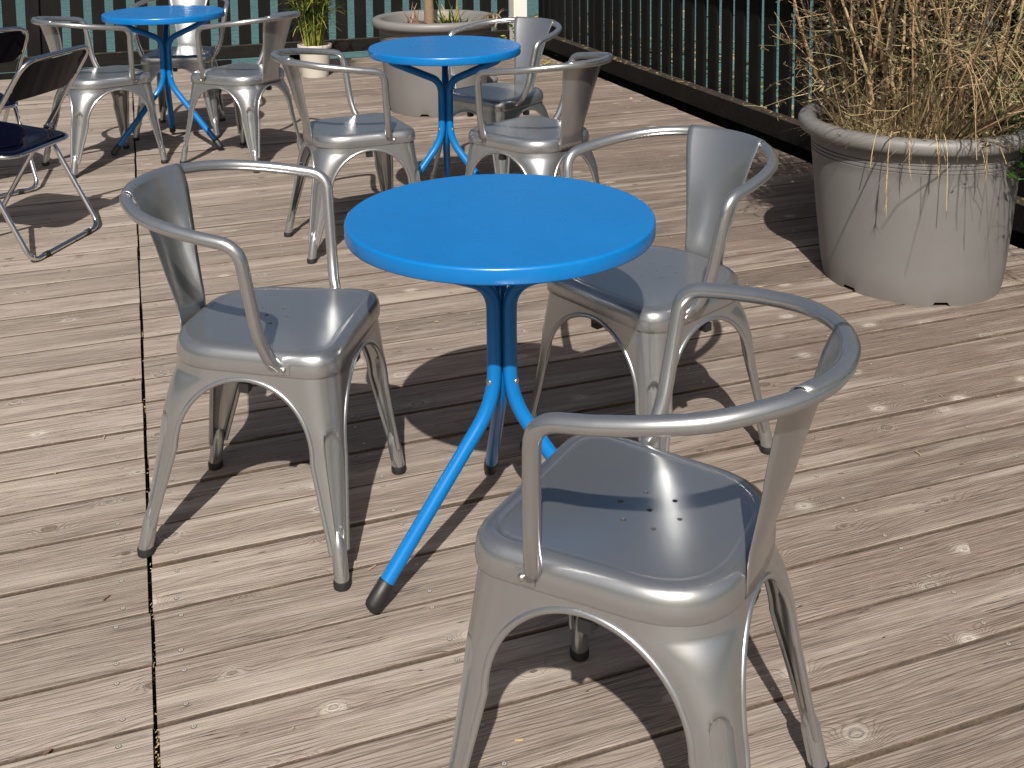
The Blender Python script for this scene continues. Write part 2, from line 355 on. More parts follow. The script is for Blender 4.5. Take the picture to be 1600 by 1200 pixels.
# screws: two per plank on each joist line
sm = MB(); joists = [SEAM - .055, SEAM + .05, .49, .96, 1.42, 1.9, 2.38, 2.9, -.62, -1.2]
for bay, v, z, tilt in rows:
    if v < 1.0 or v > 6: continue
    for ju in joists:
        if (ju > SEAM) != (bay == 1): continue
        for s_ in (-1, 1):
            dv = s_ * (.047 + rng.uniform(-.007, .007)); uu = ju + rng.uniform(-.008, .008); zz = z + dv * tilt + .0006
            sm.disc((uu, v + dv, zz), .0050, 8, 0); sm.disc((uu, v + dv, zz + .0005), .0038, 8, 1); sm.disc((uu, v + dv, zz + .0009), .0014, 6, 0)
so = sm.build('screw_heads', [m_plain('screw_recess', (.10, .08, .065), .9), m_plain('weathered_screw', (.45, .42, .38), .45, .4)], deck, 0); tag(so, kind='stuff')
jm = MB(); jm.box((0, 0, 0), (.06, 9.8, .14)); jme = jm.mesh('joist', UNDERDECK, 0)  # joists in one even dark brown
for ju in [SEAM, .49, .96, 1.42, 1.9, 2.38, 2.9, -.62, -1.2, -1.8, -2.4, -3.0]: link('joist', jme, deck, (ju, 3.42, -.105))
# moss and debris lying in the seam
mm = MB(); 
for i in range(260):
    v = rng.choice((1.69, 1.70, 1.9, 2.32, 2.05, 2.9, 3.4)) + rng.gauss(0, .022) if i < 190 else rng.uniform(1.2, 5)
    q = Matrix.Rotation(rng.uniform(0, 6.28), 3, 'Z') @ Matrix.Rotation(rng.uniform(-1, 1), 3, 'X'); l = rng.uniform(.002, .006)
    mm.box((SEAM + rng.uniform(-.004, .004), v, rng.uniform(-.03, -.006)), (l, .0014, .0012), 0, q)
mo = mm.build('seam_debris', STRAW, deck, 0); tag(mo, kind='stuff')

# small straw bits and grit lying on the boards
cm_ = MB()
for i in range(150):
    u = rng.uniform(-1.2, 2.9); v = rng.uniform(1.3, 7.5); l = rng.uniform(.004, .02) if rng.random() < .97 else rng.uniform(.03, .05)
    cm_.box((u, v, .0042), (l, rng.uniform(.0012, .0035), .0018), rng.choice((0, 1)), Matrix.Rotation(rng.uniform(0, 6.28), 3, 'Z'))
tag(cm_.build('deck_crumbs', [STRAW, BROWNLEAF], deck, 0), kind='stuff')
# ---- fences
PK = .147
def picket_mesh():
    m = MB(); m.box((0, 0, .5), (.020, .094, 1.0)); return m.mesh('picket', PICKET, 0)
pk_me = picket_mesh()
rf = empty('picket_fence', D(UF + .12, 5.0), DECK_ROT)
tag(rf, 'black stained picket fence running along the right edge of the deck', 'fence', 'black picket fences')
for i in range(46):
    v = 8.42 - .10 - i * PK
    o = link('picket', pk_me, rf, (.032 + rng.uniform(-.002, .002), v - 5.0, .05 + rng.uniform(-.004, .004)))
    o.rotation_euler = (R_(rng.uniform(-.3, .3)), 0, R_(rng.uniform(-.6, .6)))
LR = 6.9; cr = 8.42 - LR / 2 - 5.0
m = MB(); m.box((-.02, cr, .085), (.075, LR, .105)); m.build('bottom_rail', RAIL, rf, 0)
m = MB(); m.box((-.003, cr, .93), (.045, LR, .09)); m.build('top_rail', PICKET, rf, 0)
m = MB(); m.box((-.035, cr, 1.065), (.20, LR, .032)); m.build('handrail', RAIL, rf, 0)
for v in (1.9, 3.25, 8.2):
    m = MB(); m.box((.088, v - 5.0, .2), (.085, .085, 1.6)); m.build('post', PICKET, rf, 0)
m = MB(); m.box((-.0, cr, -.085), (.03, LR, .24)); m.build('dark_gap_fascia', PICKET, rf, 0)  # dark board fills the gap under the rail in place of its shade
bf = empty('picket_fence', D(0, 8.45), DECK_ROT)
tag(bf, 'black picket fence across the back of the deck before the water', 'fence', 'black picket fences')
pkb = MB(); pkb.box((0, 0, .5), (.090, .022, 1.0)); pkb_me = pkb.mesh('picket', PICKET, 0)
for i in range(42):
    o = link('picket', pkb_me, bf, (UF + .02 - i * .1485, .035 + rng.uniform(-.002, .002), .05 + rng.uniform(-.004, .004))); o.rotation_euler = (0, R_(rng.uniform(-.3, .3)), R_(rng.uniform(-.6, .6)))
LBk = 6.2; cb = UF + .1 - LBk / 2
m = MB(); m.box((cb, -.01, .085), (LBk, .065, .095)); m.build('bottom_rail', RAIL, bf, 0)
m = MB(); m.box((cb, .005, .93), (LBk, .045, .09)); m.build('top_rail', PICKET, bf, 0)
m = MB(); m.box((cb, .0, 1.065), (LBk, .20, .032)); m.build('handrail', RAIL, bf, 0)
for u in (-2.4, -.6, 1.2):
    m = MB(); m.box((u, .092, .1), (.085, .085, 1.6)); m.build('post', PICKET, bf, 0)
m = MB(); m.box((-1.25, -.06, -.055), (3.9, .03, .176)); m.build('dark_gap_fascia', PICKET, bf, 0)  # dark board raised to hide the water strip under the rail
m = MB(); m.box((2.05, -.06, -.085), (2.6, .03, .15)); m.build('dark_gap_fascia', PICKET, bf, 0)
m = MB(); m.box((cb, .20, -.16), (LBk, .05, .04)); m.build('outer_ledger', m_plain('pale_aluminium', (.5, .52, .52), .5, .3), bf, 0)
# white corner post
wp = MB(); wp.box((0, 0, .75), (.115, .115, 1.5)); wp.box((0, 0, 1.52), (.15, .15, .04))
wpo = wp.build('corner_post', WHITE, None, 0); wpo.location = D(2.965, 8.30); wpo.rotation_euler = (0, 0, DECK_ROT)
md = wpo.modifiers.new('bevel', 'BEVEL'); md.width = .006; md.segments = 2
tag(wpo, 'white painted square post at the corner where the two fences meet', 'post')

# ---- floating weed behind the right fence
wm = MB()
for i in range(3800):
    v = rng.uniform(5.5, 16.0); u = UF + 1.3 + abs(rng.gauss(0, 1.5)) + .3 * math.sin(v * 1.7)
    if rng.random() < .35: v += rng.gauss(0, .1)
    a = rng.uniform(0, 6.28); r = rng.uniform(.02, .06); P = D(u, v, -.742 + rng.uniform(0, .006))
    t1 = rng.uniform(-.5, .5)
    vs = [P + Vector((math.cos(a + k * 1.2566) * r * (1 if k % 2 else .8), math.sin(a + k * 1.2566) * r, t1 * math.cos(k * 1.2566) * r)) for k in range(5)]
    wm.add(vs, [(0, 1, 2, 3, 4)], 0 if rng.random() < .7 else 1)
wo = wm.build('water_weed', [m_leaf('pond_weed', (.045, .07, .025), (.10, .125, .05), .5, .1), DRY], None, 0)
tag(wo, 'yellow green weed floating on the water beyond the right fence', 'water weed', kind='stuff')

# ================================================================== ARMCHAIR
ZS, ZSK, ZA, ZC = .447, .402, .386, .235          # seat top, skirt bottom, arch apex, arch springing
CF_T, CF_B = Vector((.190, .230)), Vector((.226, .260)); CR_T, CR_B = Vector((.163, -.140)), Vector((.182, -.199))
def corner(front, z):
    t = 1 - z / .40; a, b = (CF_T, CF_B) if front else (CR_T, CR_B)
    return a + (b - a) * t
def crad(front, z):
    t = max(0, min(1, z / .40)); return (.016 + (.062 - .016) * t) if front else (.016 + (.105 - .016) * t ** 1.2)
def blend(Cn, dA, dB, tl, s):
    if s <= -tl: return Cn + dA * (-s)
    if s >= tl: return Cn + dB * s
    k = (s + tl) / (2 * tl); A = Cn + dA * tl; B = Cn + dB * tl; wq = .9
    den = (1 - k) ** 2 + 2 * wq * k * (1 - k) + k * k
    return (A * (1 - k) ** 2 + Cn * (2 * wq * k * (1 - k)) + B * k * k) / den
def outline(inset, n=9, z=.40):
    cs = []
    cf = corner(True, z); cr_ = corner(False, z)
    pts = [(Vector((cf.x, cf.y)), True), (Vector((-cf.x, cf.y)), True), (Vector((-cr_.x, cr_.y)), False), (Vector((cr_.x, cr_.y)), False)]
    cen = Vector((0, (cf.y + cr_.y) / 2)); out = []
    for i in range(4):
        Pn, fr = pts[i]; pv = pts[i - 1][0]; nx = pts[(i + 1) % 4][0]
        da = (pv - Pn).normalized(); db = (nx - Pn).normalized()
        ang = da.angle(db); Cn = Pn + (da + db) * (inset / math.sin(ang)); tl = max(.012, crad(fr, z) * 1.12 - inset * .75)
        for k in range(n): out.append(blend(Cn, da, db, tl, -tl + 2 * tl * k / (n - 1)))
        # straight run to the next corner gets extra points
        nP, nfr = pts[(i + 1) % 4]; nn = pts[(i + 2) % 4][0]; d2a = (Pn - nP).normalized(); d2b = (nn - nP).normalized(); a2 = d2a.angle(d2b)
        C2 = nP + (d2a + d2b) * (inset / math.sin(a2)); tl2 = max(.012, crad(nfr, z) * 1.12 - inset * .75)
        A = Cn + db * tl; B = C2 + d2a * tl2
        for k in (1, 2, 3): out.append(A + (B - A) * (k / 4))
    return out
def seat_mesh():
    bm = bmesh.new(); rings = []
    prof = [(.004, ZSK + .004), (.0, ZSK), (-.0002, ZSK + .001), (-.0008, ZSK + .012), (.0, ZS - .024), (.002, ZS - .014), (.0065, ZS - .006), (.013, ZS - .0016), (.021, ZS), (.0262, ZS), (.0285, ZS - .0012), (.0305, ZS - .0022), (.0325, ZS - .0016), (.0345, ZS - .0014), (.0355, ZS - .0014)]
    for ins, z in prof:
        rings.append([bm.verts.new((p.x, p.y, z)) for p in outline(ins)])
    n = len(rings[0])
    for a, b in zip(rings, rings[1:]):
        for k in range(n): bm.faces.new((a[k], a[(k + 1) % n], b[(k + 1) % n], b[k]))
    top = rings[-1]; zt = prof[-1][1]; edges = [bm.edges.get((top[k], top[(k + 1) % n])) for k in range(n)]
    hc = [(0, .024)] + [(.046 * math.sin(k * math.pi / 3), .024 + .046 * math.cos(k * math.pi / 3)) for k in range(6)]
    for hx, hy in hc:
        up = [bm.verts.new((hx + .0042 * math.cos(k * math.pi / 5), hy + .0042 * math.sin(k * math.pi / 5), zt)) for k in range(10)]
        mid = [bm.verts.new((hx + .0034 * math.cos(k * math.pi / 5), hy + .0034 * math.sin(k * math.pi / 5), zt - .0012)) for k in range(10)]
        dn = [bm.verts.new((hx + .0034 * math.cos(k * math.pi / 5), hy + .0034 * math.sin(k * math.pi / 5), zt - .006)) for k in range(10)]
        for k in range(10):
            edges.append(bm.edges.new((up[k], up[(k + 1) % 10])))
        for k in range(10):
            j = (k + 1) % 10; f1 = bm.faces.new((up[j], up[k], mid[k], mid[j])); f2 = bm.faces.new((mid[j], mid[k], dn[k], dn[j])); f1.material_index = 1; f2.material_index = 1
    bmesh.ops.triangle_fill(bm, edges=edges, use_beauty=True, normal=(0, 0, 1))
    bmesh.ops.recalc_face_normals(bm, faces=bm.faces)
    me = bpy.data.meshes.new('seat'); bm.to_mesh(me); bm.free(); me.materials.append(STEEL); me.materials.append(HOLEDARK)
    me.polygons.foreach_set('use_smooth', [True] * len(me.polygons)); me.set_sharp_from_angle(angle=R_(50)); return me
def wl(hl, hl0, z):
    lin = lambda q: .026 + (q - .07) * .16
    if z >= ZA: return hl
    if z <= ZC: return lin(z)
    op = (hl0 - lin(ZC)) * math.sqrt(max(0, 1 - ((z - ZC) / (ZA - ZC)) ** 2)); return hl - op
def leg_frame(sx, front, z):
    c_ = corner(front, z); o_ = corner(not front, z); ins = .0042
    Pn = Vector((c_.x - ins, c_.y - ins * (1 if front else -1))); Po = Vector((o_.x - ins, o_.y + ins * (1 if front else -1)))
    dA = Vector((-1, 0)); dB = (Po - Pn).normalized(); hA = Pn.x; hB = (Po - Pn).length / 2
    return Pn, dA, dB, hA, hB
def leg_rows():
    zs = [ZSK + .003, ZSK - .004, ZA]
    zs += [ZC + (ZA - ZC) * math.sin(R_(90 - a)) for a in (5, 10, 16, 22, 28, 34, 40, 45, 49, 53, 56, 59, 62, 65, 68, 71, 74, 77, 80, 83, 86, 90)]
    zs += [ZC - (ZC - .066) * k / 18 for k in range(1, 19)]
    return zs
def leg_mesh(sx, front):
    m = MB(); NC = 53; vs = []; zs = leg_rows(); _, _, _, hA0, hB0 = leg_frame(sx, front, ZC)
    for z in zs:
        Pn, dA, dB, hA, hB = leg_frame(sx, front, z); wA = wl(hA, hA0, z); wB = wl(hB, hB0, z)
        tl = min(crad(front, z) * 1.12, wA * .9, wB * .9)
        inn = (dA + dB).normalized()
        for j in range(NC):
            t = -1 + 2 * j / (NC - 1); e = abs(t) ** 1.45
            s = -wA * e if t < 0 else wB * e
            p = blend(Pn, dA, dB, tl, s)
            hw = .0125 + .010 * sstep(.08, .28, z)
            zz = z if z < .285 else z
            endm = sstep(.080, .092, z - .006 * (abs(s) / hw) ** 2) * (1 - sstep(.284, .298, z + .013 * (abs(s) / hw) ** 2))
            gm = (1 - sstep(.70, 1.0, abs(s) / hw)) * endm
            p = p + inn * (.015 * gm)
            vs.append((p.x * sx, p.y, z))
    fs = []
    for i in range(len(zs) - 1):
        for j in range(NC - 1):
            q = (i * NC + j, (i + 1) * NC + j, (i + 1) * NC + j + 1, i * NC + j + 1)
            fs.append(q if (sx > 0) == front else q[::-1])
    m.add(vs, fs)
    # tubular foot
    a = corner(front, .085); b = corner(front, .012); sg = 1 if front else -1
    i_ = .0150
    P0 = Vector(((a.x - i_ - .006) * sx, a.y - sg * (i_ + .006), .105)); P1 = Vector(((b.x - i_) * sx, b.y - sg * i_, .014))
    m.tube([P0, P0.lerp(P1, .15), P0.lerp(P1, .34), P1], [.004, .0115, .0150, .0150], 14)
    return m.mesh('leg', STEEL, 55)
def foot_mesh(sx, front):
    m = MB(); b = corner(front, .012); sg = 1 if front else -1; i_ = .0150
    x, y = (b.x - i_) * sx, b.y - sg * i_
    m.lathe([(0, 0), (.0135, 0), (.0165, .0025), (.0170, .012), (.0160, .017), (.0150, .0175)], 16, 0, (x, y, 0)); return m.mesh('foot_cap', RUBBER, 40)
def rim_mesh(side):
    """rolled edge round one arch: side 'front','rear','left','right'"""
    pts = []
    def edge(sx, front, which):
        out = []; _, _, _, hA0, hB0 = leg_frame(sx, front, ZC)
        for z in leg_rows()[2:]:
            Pn, dA, dB, hA, hB = leg_frame(sx, front, z); 
            p = Pn + dA * wl(hA, hA0, z) if which == 'A' else Pn + dB * wl(hB, hB0, z)
            inn = (dB if which == 'A' else dA)
            p = p + inn * .0015
            out.append(Vector((p.x * sx, p.y, z)))
        return out
    if side in ('front', 'rear'): L_ = edge(1, side == 'front', 'A'); R2 = edge(-1, side == 'front', 'A')
    else: sx = 1 if side == 'right' else -1; L_ = edge(sx, True, 'B'); R2 = edge(sx, False, 'B')
    pts = L_[::-1] + R2[1:]
    m = MB(); m.tube(pts, .0056, 8); return m.mesh('rolled_edge', STEEL, 60)
ARM_HALF = [(0, -.2485, .7205), (.06, -.2415, .7205), (.115, -.2195, .7195), (.165, -.182, .716), (.205, -.135, .7095), (.232, -.07, .701), (.2465, -.005, .692)]
def arm_path():
    top = crom(ARM_HALF, 5)
    down = fillet([top[-1], Vector((.253, .075, .681)), Vector((.222, .094, .50)), Vector((.199, .105, .445)), Vector((.182, .121, .419))], [.052, .06, .03], 7)
    half = top + down[1:]
    left = [Vector((-p.x, p.y, p.z)) for p in half[:0:-1]]
    return left + half
def arm_mesh():
    P = arm_path(); n = len(P); m = MB(); r = [.0125] * n
    for k in range(4):
        f = (.0085, .010, .0115, .0122)[k]; r[k] = f; r[n - 1 - k] = f
    m.tube(P, r, 14)
    for s in (-1, 1):   # flattened tab
        m.box((s * .1845, .126, .4175), (.004, .03, .02))
    return m.mesh('armrest', STEEL, 60)
def back_mesh():
    m = MB(); NX = 17; rows_ = []
    ctr = [(.402, -.1435, .062, .004), (.425, -.1445, .0605, .004), (.447, -.147, .0595, .006), (.465, -.152, .0605, .009), (.50, -.1635, .065, .013), (.55, -.180, .0745, .018), (.60, -.1935, .084, .022), (.65, -.2085, .0945, .026), (.69, -.2215, .1035, .029), (.707, -.2285, .1075, .0295)]
    for z, y, hw, sag in ctr: rows_.append([(hw * (-1 + 2 * k / (NX - 1)), y + sag * (-1 + 2 * k / (NX - 1)) ** 2, z) for k in range(NX)])
    for a in (8, 30, 55, 80, 105, 130, 150):     # wrapped over the tube
        row = []
        for k in range(NX):
            x = .1105 * (-1 + 2 * k / (NX - 1)); t = abs(x) / .1105
            cy = -.2485 + (.0285) * t ** 2; rr = .0142
            row.append((x, cy + math.cos(R_(a)) * rr, .7203 + math.sin(R_(a)) * rr))
        rows_.append(row)
    vs = [p for r_ in rows_ for p in r_]; fs = [(i * NX + k, i * NX + k + 1, (i + 1) * NX + k + 1, (i + 1) * NX + k) for i in range(len(rows_) - 1) for k in range(NX - 1)]
    m.add(vs, fs); return m.mesh('backrest', STEEL, 60)
def make_chair():
    root = empty('metal_armchair')
    link('seat', seat_mesh(), root)
    b = link('backrest', back_mesh(), root); md = b.modifiers.new('thickness', 'SOLIDIFY'); md.thickness = .0016; md.offset = 0
    link('armrest', arm_mesh(), root)
    for s in (1, -1):
        for fr in (True, False):
            l = link('leg', leg_mesh(s, fr), root); link('foot_cap', foot_mesh(s, fr), l)
    for sd in ('front', 'rear', 'left', 'right'): link('rolled_edge', rim_mesh(sd), root)
    for s in (-1, 1):
        m = MB(); m.lathe([(0, .0048), (.0032, .0042), (.0052, .002), (.0056, 0)], 10)
        me = m.mesh('bolt', BOLT, 60); o = link('bolt', me, root, (s * .187, .130, .4175)); o.rotation_euler = (0, R_(90 * s), 0)
    m = MB(); m.box((0, .042, .3745), (.012, .362, .004)); m.box((0, .042, .3700), (.345, .012, .004)); br = m.build('brace', m_plain('dark_steel_bar', (.10, .10, .10), .4, .9), root, 0)
    for x, y in ((0, .212), (0, -.125), (.165, .042), (-.165, .042)):
        m = MB(); m.box((x, y, .369), (.02, .02, .018)); m.build('bumper', RUBBER, br, 0)
    return root
CHAIRS = [
 ((-.545, 2.224), -99.1, 'silver metal armchair on the left of the nearest blue table, facing right towards it'),
 ((.348, 2.479), 129.0, 'silver metal armchair partly behind the nearest blue tabletop, its seat half shaded by that table'),
 ((.212, 1.479), 59.7, 'nearest silver metal armchair in the right foreground, its feet cut by the frame'),
 ((-.632, 4.019), -64.3, 'silver metal armchair on the left of the middle blue table'),
 ((.106, 3.919), 45.7, 'silver metal armchair right of the middle blue table, dark outside of its back showing'),
 ((-.041, 4.721), 138.9, 'silver metal armchair right behind the middle blue table with its seat in shadow'),
 ((-2.022, 5.200), -45.8, 'silver metal armchair on the left of the farthest blue table, behind the dark folding chair'),
 ((-1.287, 5.262), 61.4, 'silver metal armchair on the right of the farthest blue table, seen from behind'),
 ((-1.815, 5.964), 185.0, 'silver metal armchair behind the farthest blue table against the back fence, facing the camera'),
]
proto = make_chair()
for i, ((x, y), yaw, lab) in enumerate(CHAIRS):
    o = proto if i == 0 else copy_tree(proto)
    o.location = (x, y, 0); o.rotation_euler = (0, 0, R_(yaw)); tag(o, lab, 'armchair', 'silver metal armchairs around the blue tables')

# ================================================================== BLUE TABLE
HT = .706
def make_table():
    root = empty('bistro_table')
    m = MB(); Rr = .300; th = .031; prof = [(0.0, HT), (Rr - .05, HT), (Rr - .008, HT), (Rr - .0055, HT), (Rr - .003, HT - .0006), (Rr - .0009, HT - .0024), (Rr, HT - .0055), (Rr, HT - th + .004), (Rr - .0012, HT - th + .001), (Rr - .004, HT - th), (Rr - .012, HT - th + .001), (Rr - .014, HT - .012), (0, HT - .012)]
    m.lathe([(max(r, .0005), z) for r, z in prof], 96); m.build('tabletop', BLUETOP, root, 50)
    for k in range(3):
        a = k * 2 * math.pi / 3; d = Vector((math.cos(a), math.sin(a), 0)); up = Vector((0, 0, 1)); r0 = .0178
        path = fillet([d * .250 + up * (HT - .024), d * .232 + up * (HT - .044), d * r0 + up * .566, d * r0 + up * .335, d * .294 + up * .026], [.02, .05, .062], 10)
        m = MB(); m.tube(path, .0145, 16); l = m.build('leg', BLUE, root, 60)
        tip = (Vector(path[-1]) - Vector(path[-2])).normalized(); e = Vector(path[-1])
        m = MB(); m.tube([e - tip * .042, e - tip * .040, e + tip * .003, e + tip * .010, e + tip * .014], [.0146, .0160, .0160, .0135, .007], 16); m.build('foot_tip', RUBBER, l, 50)
        sd = Vector((-d.y, d.x, 0))
        m = MB(); m.lathe([(0, .004), (.004, .0034), (.006, .001), (.0075, .0008), (.0078, 0)], 12); bo = m.build('bolt', BOLT, l, 60)
        bo.location = d * (r0 + .0142) + up * .374; bo.rotation_euler = d.to_track_quat('Z', 'Y').to_euler()
    return root
TABLES = [((-.027, 2.068), -143.9, 'nearest round bright blue bistro table with three splayed tube legs, nothing on it'),
          ((-.267, 4.271), -147.0, 'middle blue bistro table standing before the large tan planter with a trunk'),
          ((-1.774, 5.535), -136.1, 'farthest blue bistro table at upper left near the back fence')]
tp = make_table()
for i, ((x, y), a, lab) in enumerate(TABLES):
    o = tp if i == 0 else copy_tree(tp); o.location = (x, y, 0); o.rotation_euler = (0, 0, R_(a)); tag(o, lab, 'table', 'round blue bistro tables')

# ================================================================== FOLDING CHAIR (x = forward, y = lateral)
def make_folding():
    root = empty('folding_chair'); W2 = .212; r = .0095
    def U(a, b, ra, z_up):  # U frame: two legs joined by a ground bar; a = top (f,z), b = bottom (f,z)
        return fillet([(a[0], -W2, a[1]), (b[0], -W2, b[1]), (b[0], W2, b[1]), (a[0], W2, a[1])], [.05, .05], 8)
    m = MB(); m.tube(U((.215, .388), (0.0, .0125), .05, 0), r, 12); rear = m.build('rear_leg_frame', CHROME, root, 60)
    m = MB(); P = fillet([(.455, 0, .0125), (.455, -W2 + .012, .0125), (-.008, -W2 + .006, .735), (-.008, W2 - .006, .735), (.455, W2 - .012, .0125), (.455, 0.001, .0125)], [.05, .075, .075, .05], 9)
    m.tube(P, r, 12); main = m.build('back_leg_frame', CHROME, root, 60)
    for y in (-.13, .13):
        m = MB(); m.tube([(0, y - .012, .0125), (0, y + .012, .0125)], .0118, 12); m.build('foot_pad', RUBBER, rear, 60)
        m = MB(); m.tube([(.455, y - .012, .0125), (.455, y + .012, .0125)], .0118, 12); m.build('foot_pad', RUBBER, main, 60)
    # seat
    def rrect(x0, x1, hy, rd, n=7):
        out = []
        for cx, cy, a0 in ((x1 - rd, hy - rd, 0), (x0 + rd, hy - rd, 90), (x0 + rd, -hy + rd, 180), (x1 - rd, -hy + rd, 270)):
            for k in range(n): a = R_(a0 + 90 * k / (n - 1)); out.append((cx + rd * math.cos(a), cy + rd * math.sin(a)))
        return out
    x0, x1, hy = .085, .475, .188; zf = lambda x: .386 + .045 * (x - x0) / (x1 - x0)
    rings = [(0, -.009), (0, -.001), (.004, .003), (.012, .004), (.05, .002), (.09, -.002), (.13, -.005)]
    vs = []; n = 28
    for ins, dz in rings:
        for px, py in rrect(x0 + ins, x1 - ins, hy - ins, max(.012, .055 - ins * .25)): vs.append((px, py, zf(px) + dz))
    m = MB(); fs = [(i * n + k, i * n + (k + 1) % n, (i + 1) * n + (k + 1) % n, (i + 1) * n + k) for i in range(len(rings) - 1) for k in range(n)]
    fs.append(tuple((len(rings) - 1) * n + k for k in range(n))); fs.append(tuple(range(n - 1, -1, -1))); m.add(vs, fs); st = m.build('seat', ACRYL, root, 50)
    m = MB(); ring = [(px, py, zf(px) - .008) for px, py in rrect(x0 - .003, x1 + .003, hy + .003, .058)]; m.tube(ring + [ring[0], ring[1]], .0075, 10, cap=False); m.build('seat_frame', CHROME, st, 60)
    # backrest panel, slightly bowed, held inside the upper loop
    m = MB(); NX, NZ = 15, 6; front = []; back = []
    for j in range(NZ):
        t = j / (NZ - 1)
        for k in range(NX):
            s = -1 + 2 * k / (NX - 1); y = s * (W2 - .017); corner_ = (.03 * max(0, (abs(s) - .8) / .2) ** 2) * (1 if t > .5 else -1) * abs(2 * t - 1)
            z = .578 + .146 * t - corner_; f = -.008 + (.735 - z) * .64 - .016 * (1 - s * s)
            front.append((f, y, z)); back.append((f - .004, y, z))
    q = lambda i, j: i * NX + j
    fs = [(q(i, j), q(i, j + 1), q(i + 1, j + 1), q(i + 1, j)) for i in range(NZ - 1) for j in range(NX - 1)]
    m.add(front, fs); m.add(back, [f[::-1] for f in fs])
    per = [q(0, j) for j in range(NX)] + [q(i, NX - 1) for i in range(1, NZ)] + [q(NZ - 1, j) for j in range(NX - 2, -1, -1)] + [q(i, 0) for i in range(NZ - 2, 0, -1)]
    M = NX * NZ; m.add(front + back, [(per[i], per[(i + 1) % len(per)], per[(i + 1) % len(per)] + M, per[i] + M) for i in range(len(per))])
    bk = m.build('backrest', ACRYL, root, 50)
    for s in (-1, 1):
        m = MB(); m.tube([(.075, s * (W2 - .012), .63), (.055, s * (W2 - .012), .625)], .006, 8); m.build('rivet', CHROME, bk, 60)
        m = MB(); m.tube([(.195, s * (W2 - .022), .405), (.195, s * (W2 + .012), .405)], .011, 12); m.box((.195, s * (W2 - .002), .395), (.05, .006, .03)); m.build('hinge', CHROME, st, 50)
    return root
fc = make_folding(); fc.location = (-1.6805, 3.9985, 0); fc.rotation_euler = (0, 0, math.atan2(.19705, -.98039))
tag(fc, 'chrome folding chair with glossy navy seat at the left edge, nearer of the two', 'folding chair', 'navy folding chairs')
fc2 = copy_tree(fc); fc2.location = (-2.255, 4.60, 0); fc2.rotation_euler = (0, 0, math.atan2(.19705, -.98039) - R_(30))
tag(fc2, 'chrome folding chair mostly cut off by the left edge, beyond the other folding chair', 'folding chair', 'navy folding chairs')

# ================================================================== PLANTERS
def make_planter(name='plant_pot'):
    root = empty(name); m = MB(); n = 180
    RB, RT, H = .286, .338, .505
    ro = []
    def body(t): return RB + (RT - RB) * (t ** .8)
    prof = []
    for k in range(13):
        t = k / 12; prof.append((body(t * .86), H * t * .86))
    for zc in (.437, .450, .4625):
        prof += [(body(zc / H) , zc - .0022), (body(zc / H) - .0045, zc), (body(zc / H), zc + .0022)]
    prof += [(RT, H)]
    vs = []; 
    for i, (r, z) in enumerate(prof):
        for k in range(n):
            an = 2 * math.pi * k / n; zz = z
            if i == 0: zz = .014 if (k % 30) in (0, 1, 2, 28, 29) else 0.0
            vs.append((r * math.cos(an), r * math.sin(an), zz))
    fs = [(i * n + k, i * n + (k + 1) % n, (i + 1) * n + (k + 1) % n, (i + 1) * n + k) for i in range(len(prof) - 1) for k in range(n)]
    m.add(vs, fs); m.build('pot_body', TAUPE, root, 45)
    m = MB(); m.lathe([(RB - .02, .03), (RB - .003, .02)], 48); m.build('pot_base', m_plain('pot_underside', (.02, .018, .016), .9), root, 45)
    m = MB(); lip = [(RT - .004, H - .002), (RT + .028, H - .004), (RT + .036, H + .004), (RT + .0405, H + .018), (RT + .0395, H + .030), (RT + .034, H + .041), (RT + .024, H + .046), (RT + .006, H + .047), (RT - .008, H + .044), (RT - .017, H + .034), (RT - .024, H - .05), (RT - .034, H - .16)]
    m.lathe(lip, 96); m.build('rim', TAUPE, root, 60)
    m = MB(); N = 40
    vs = [(0, 0, H - .015)]; fs = []
    rr = random.Random(5)
    for i in range(1, 8):
        for k in range(N): a = 2 * math.pi * k / N; r = (RT - .026) * i / 7; vs.append((r * math.cos(a), r * math.sin(a), H - .02 + rr.uniform(-.009, .009)))
    fs = [(0, 1 + k, 1 + (k + 1) % N) for k in range(N)] + [(1 + i * N + k, 1 + (i + 1) * N + k, 1 + (i + 1) * N + (k + 1) % N, 1 + i * N + (k + 1) % N) for i in range(6) for k in range(N)]
    m.add(vs, fs); m.build('soil', SOIL, root, 180); return root
PB = Vector((1.350, 3.618, 0)); PM = Vector((-.461, 6.499, 0))
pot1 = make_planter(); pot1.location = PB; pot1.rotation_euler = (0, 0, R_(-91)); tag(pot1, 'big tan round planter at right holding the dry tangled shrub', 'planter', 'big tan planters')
pot2 = copy_tree(pot1); pot2.location = PM; pot2.rotation_euler = (0, 0, R_(20)); tag(pot2, 'big tan round planter behind the middle blue table, with a single trunk', 'planter', 'big tan planters')

# ---- leaf / twig generators
def leaf(mb, P, d, l, wd, mat=0, curl=.2, rg=random):
    d = d.normalized(); s = d.cross(Vector((0, 0, 1))); s = s.normalized() if s.length > .01 else Vector((1, 0, 0))
    s = Quaternion(d, rg.uniform(-1.2, 1.2)) @ s; n = d.cross(s)
    a = P; b = P + d * l * .5 + n * curl * l * .3
    mb.add([a, b + s * wd / 2, P + d * l, b - s * wd / 2], [(0, 1, 2, 3)], mat)
def blade(mb, P, d, l, wd, droop, n=5, mat=0, rg=random):
    d = d.normalized(); s = d.cross(Vector((0, 0, 1))); s = s.normalized() if s.length > .01 else Vector((1, 0, 0)); vs = []; p = Vector(P)
    for i in range(n + 1):
        t = i / n; ww = wd * (1 - t * .85) / 2; vs += [p - s * ww, p + s * ww]
        d = (d + Vector((0, 0, -droop / n))).normalized(); p = p + d * l / n
    mb.add(vs, [(2 * i, 2 * i + 1, 2 * i + 3, 2 * i + 2) for i in range(n)], mat); return p
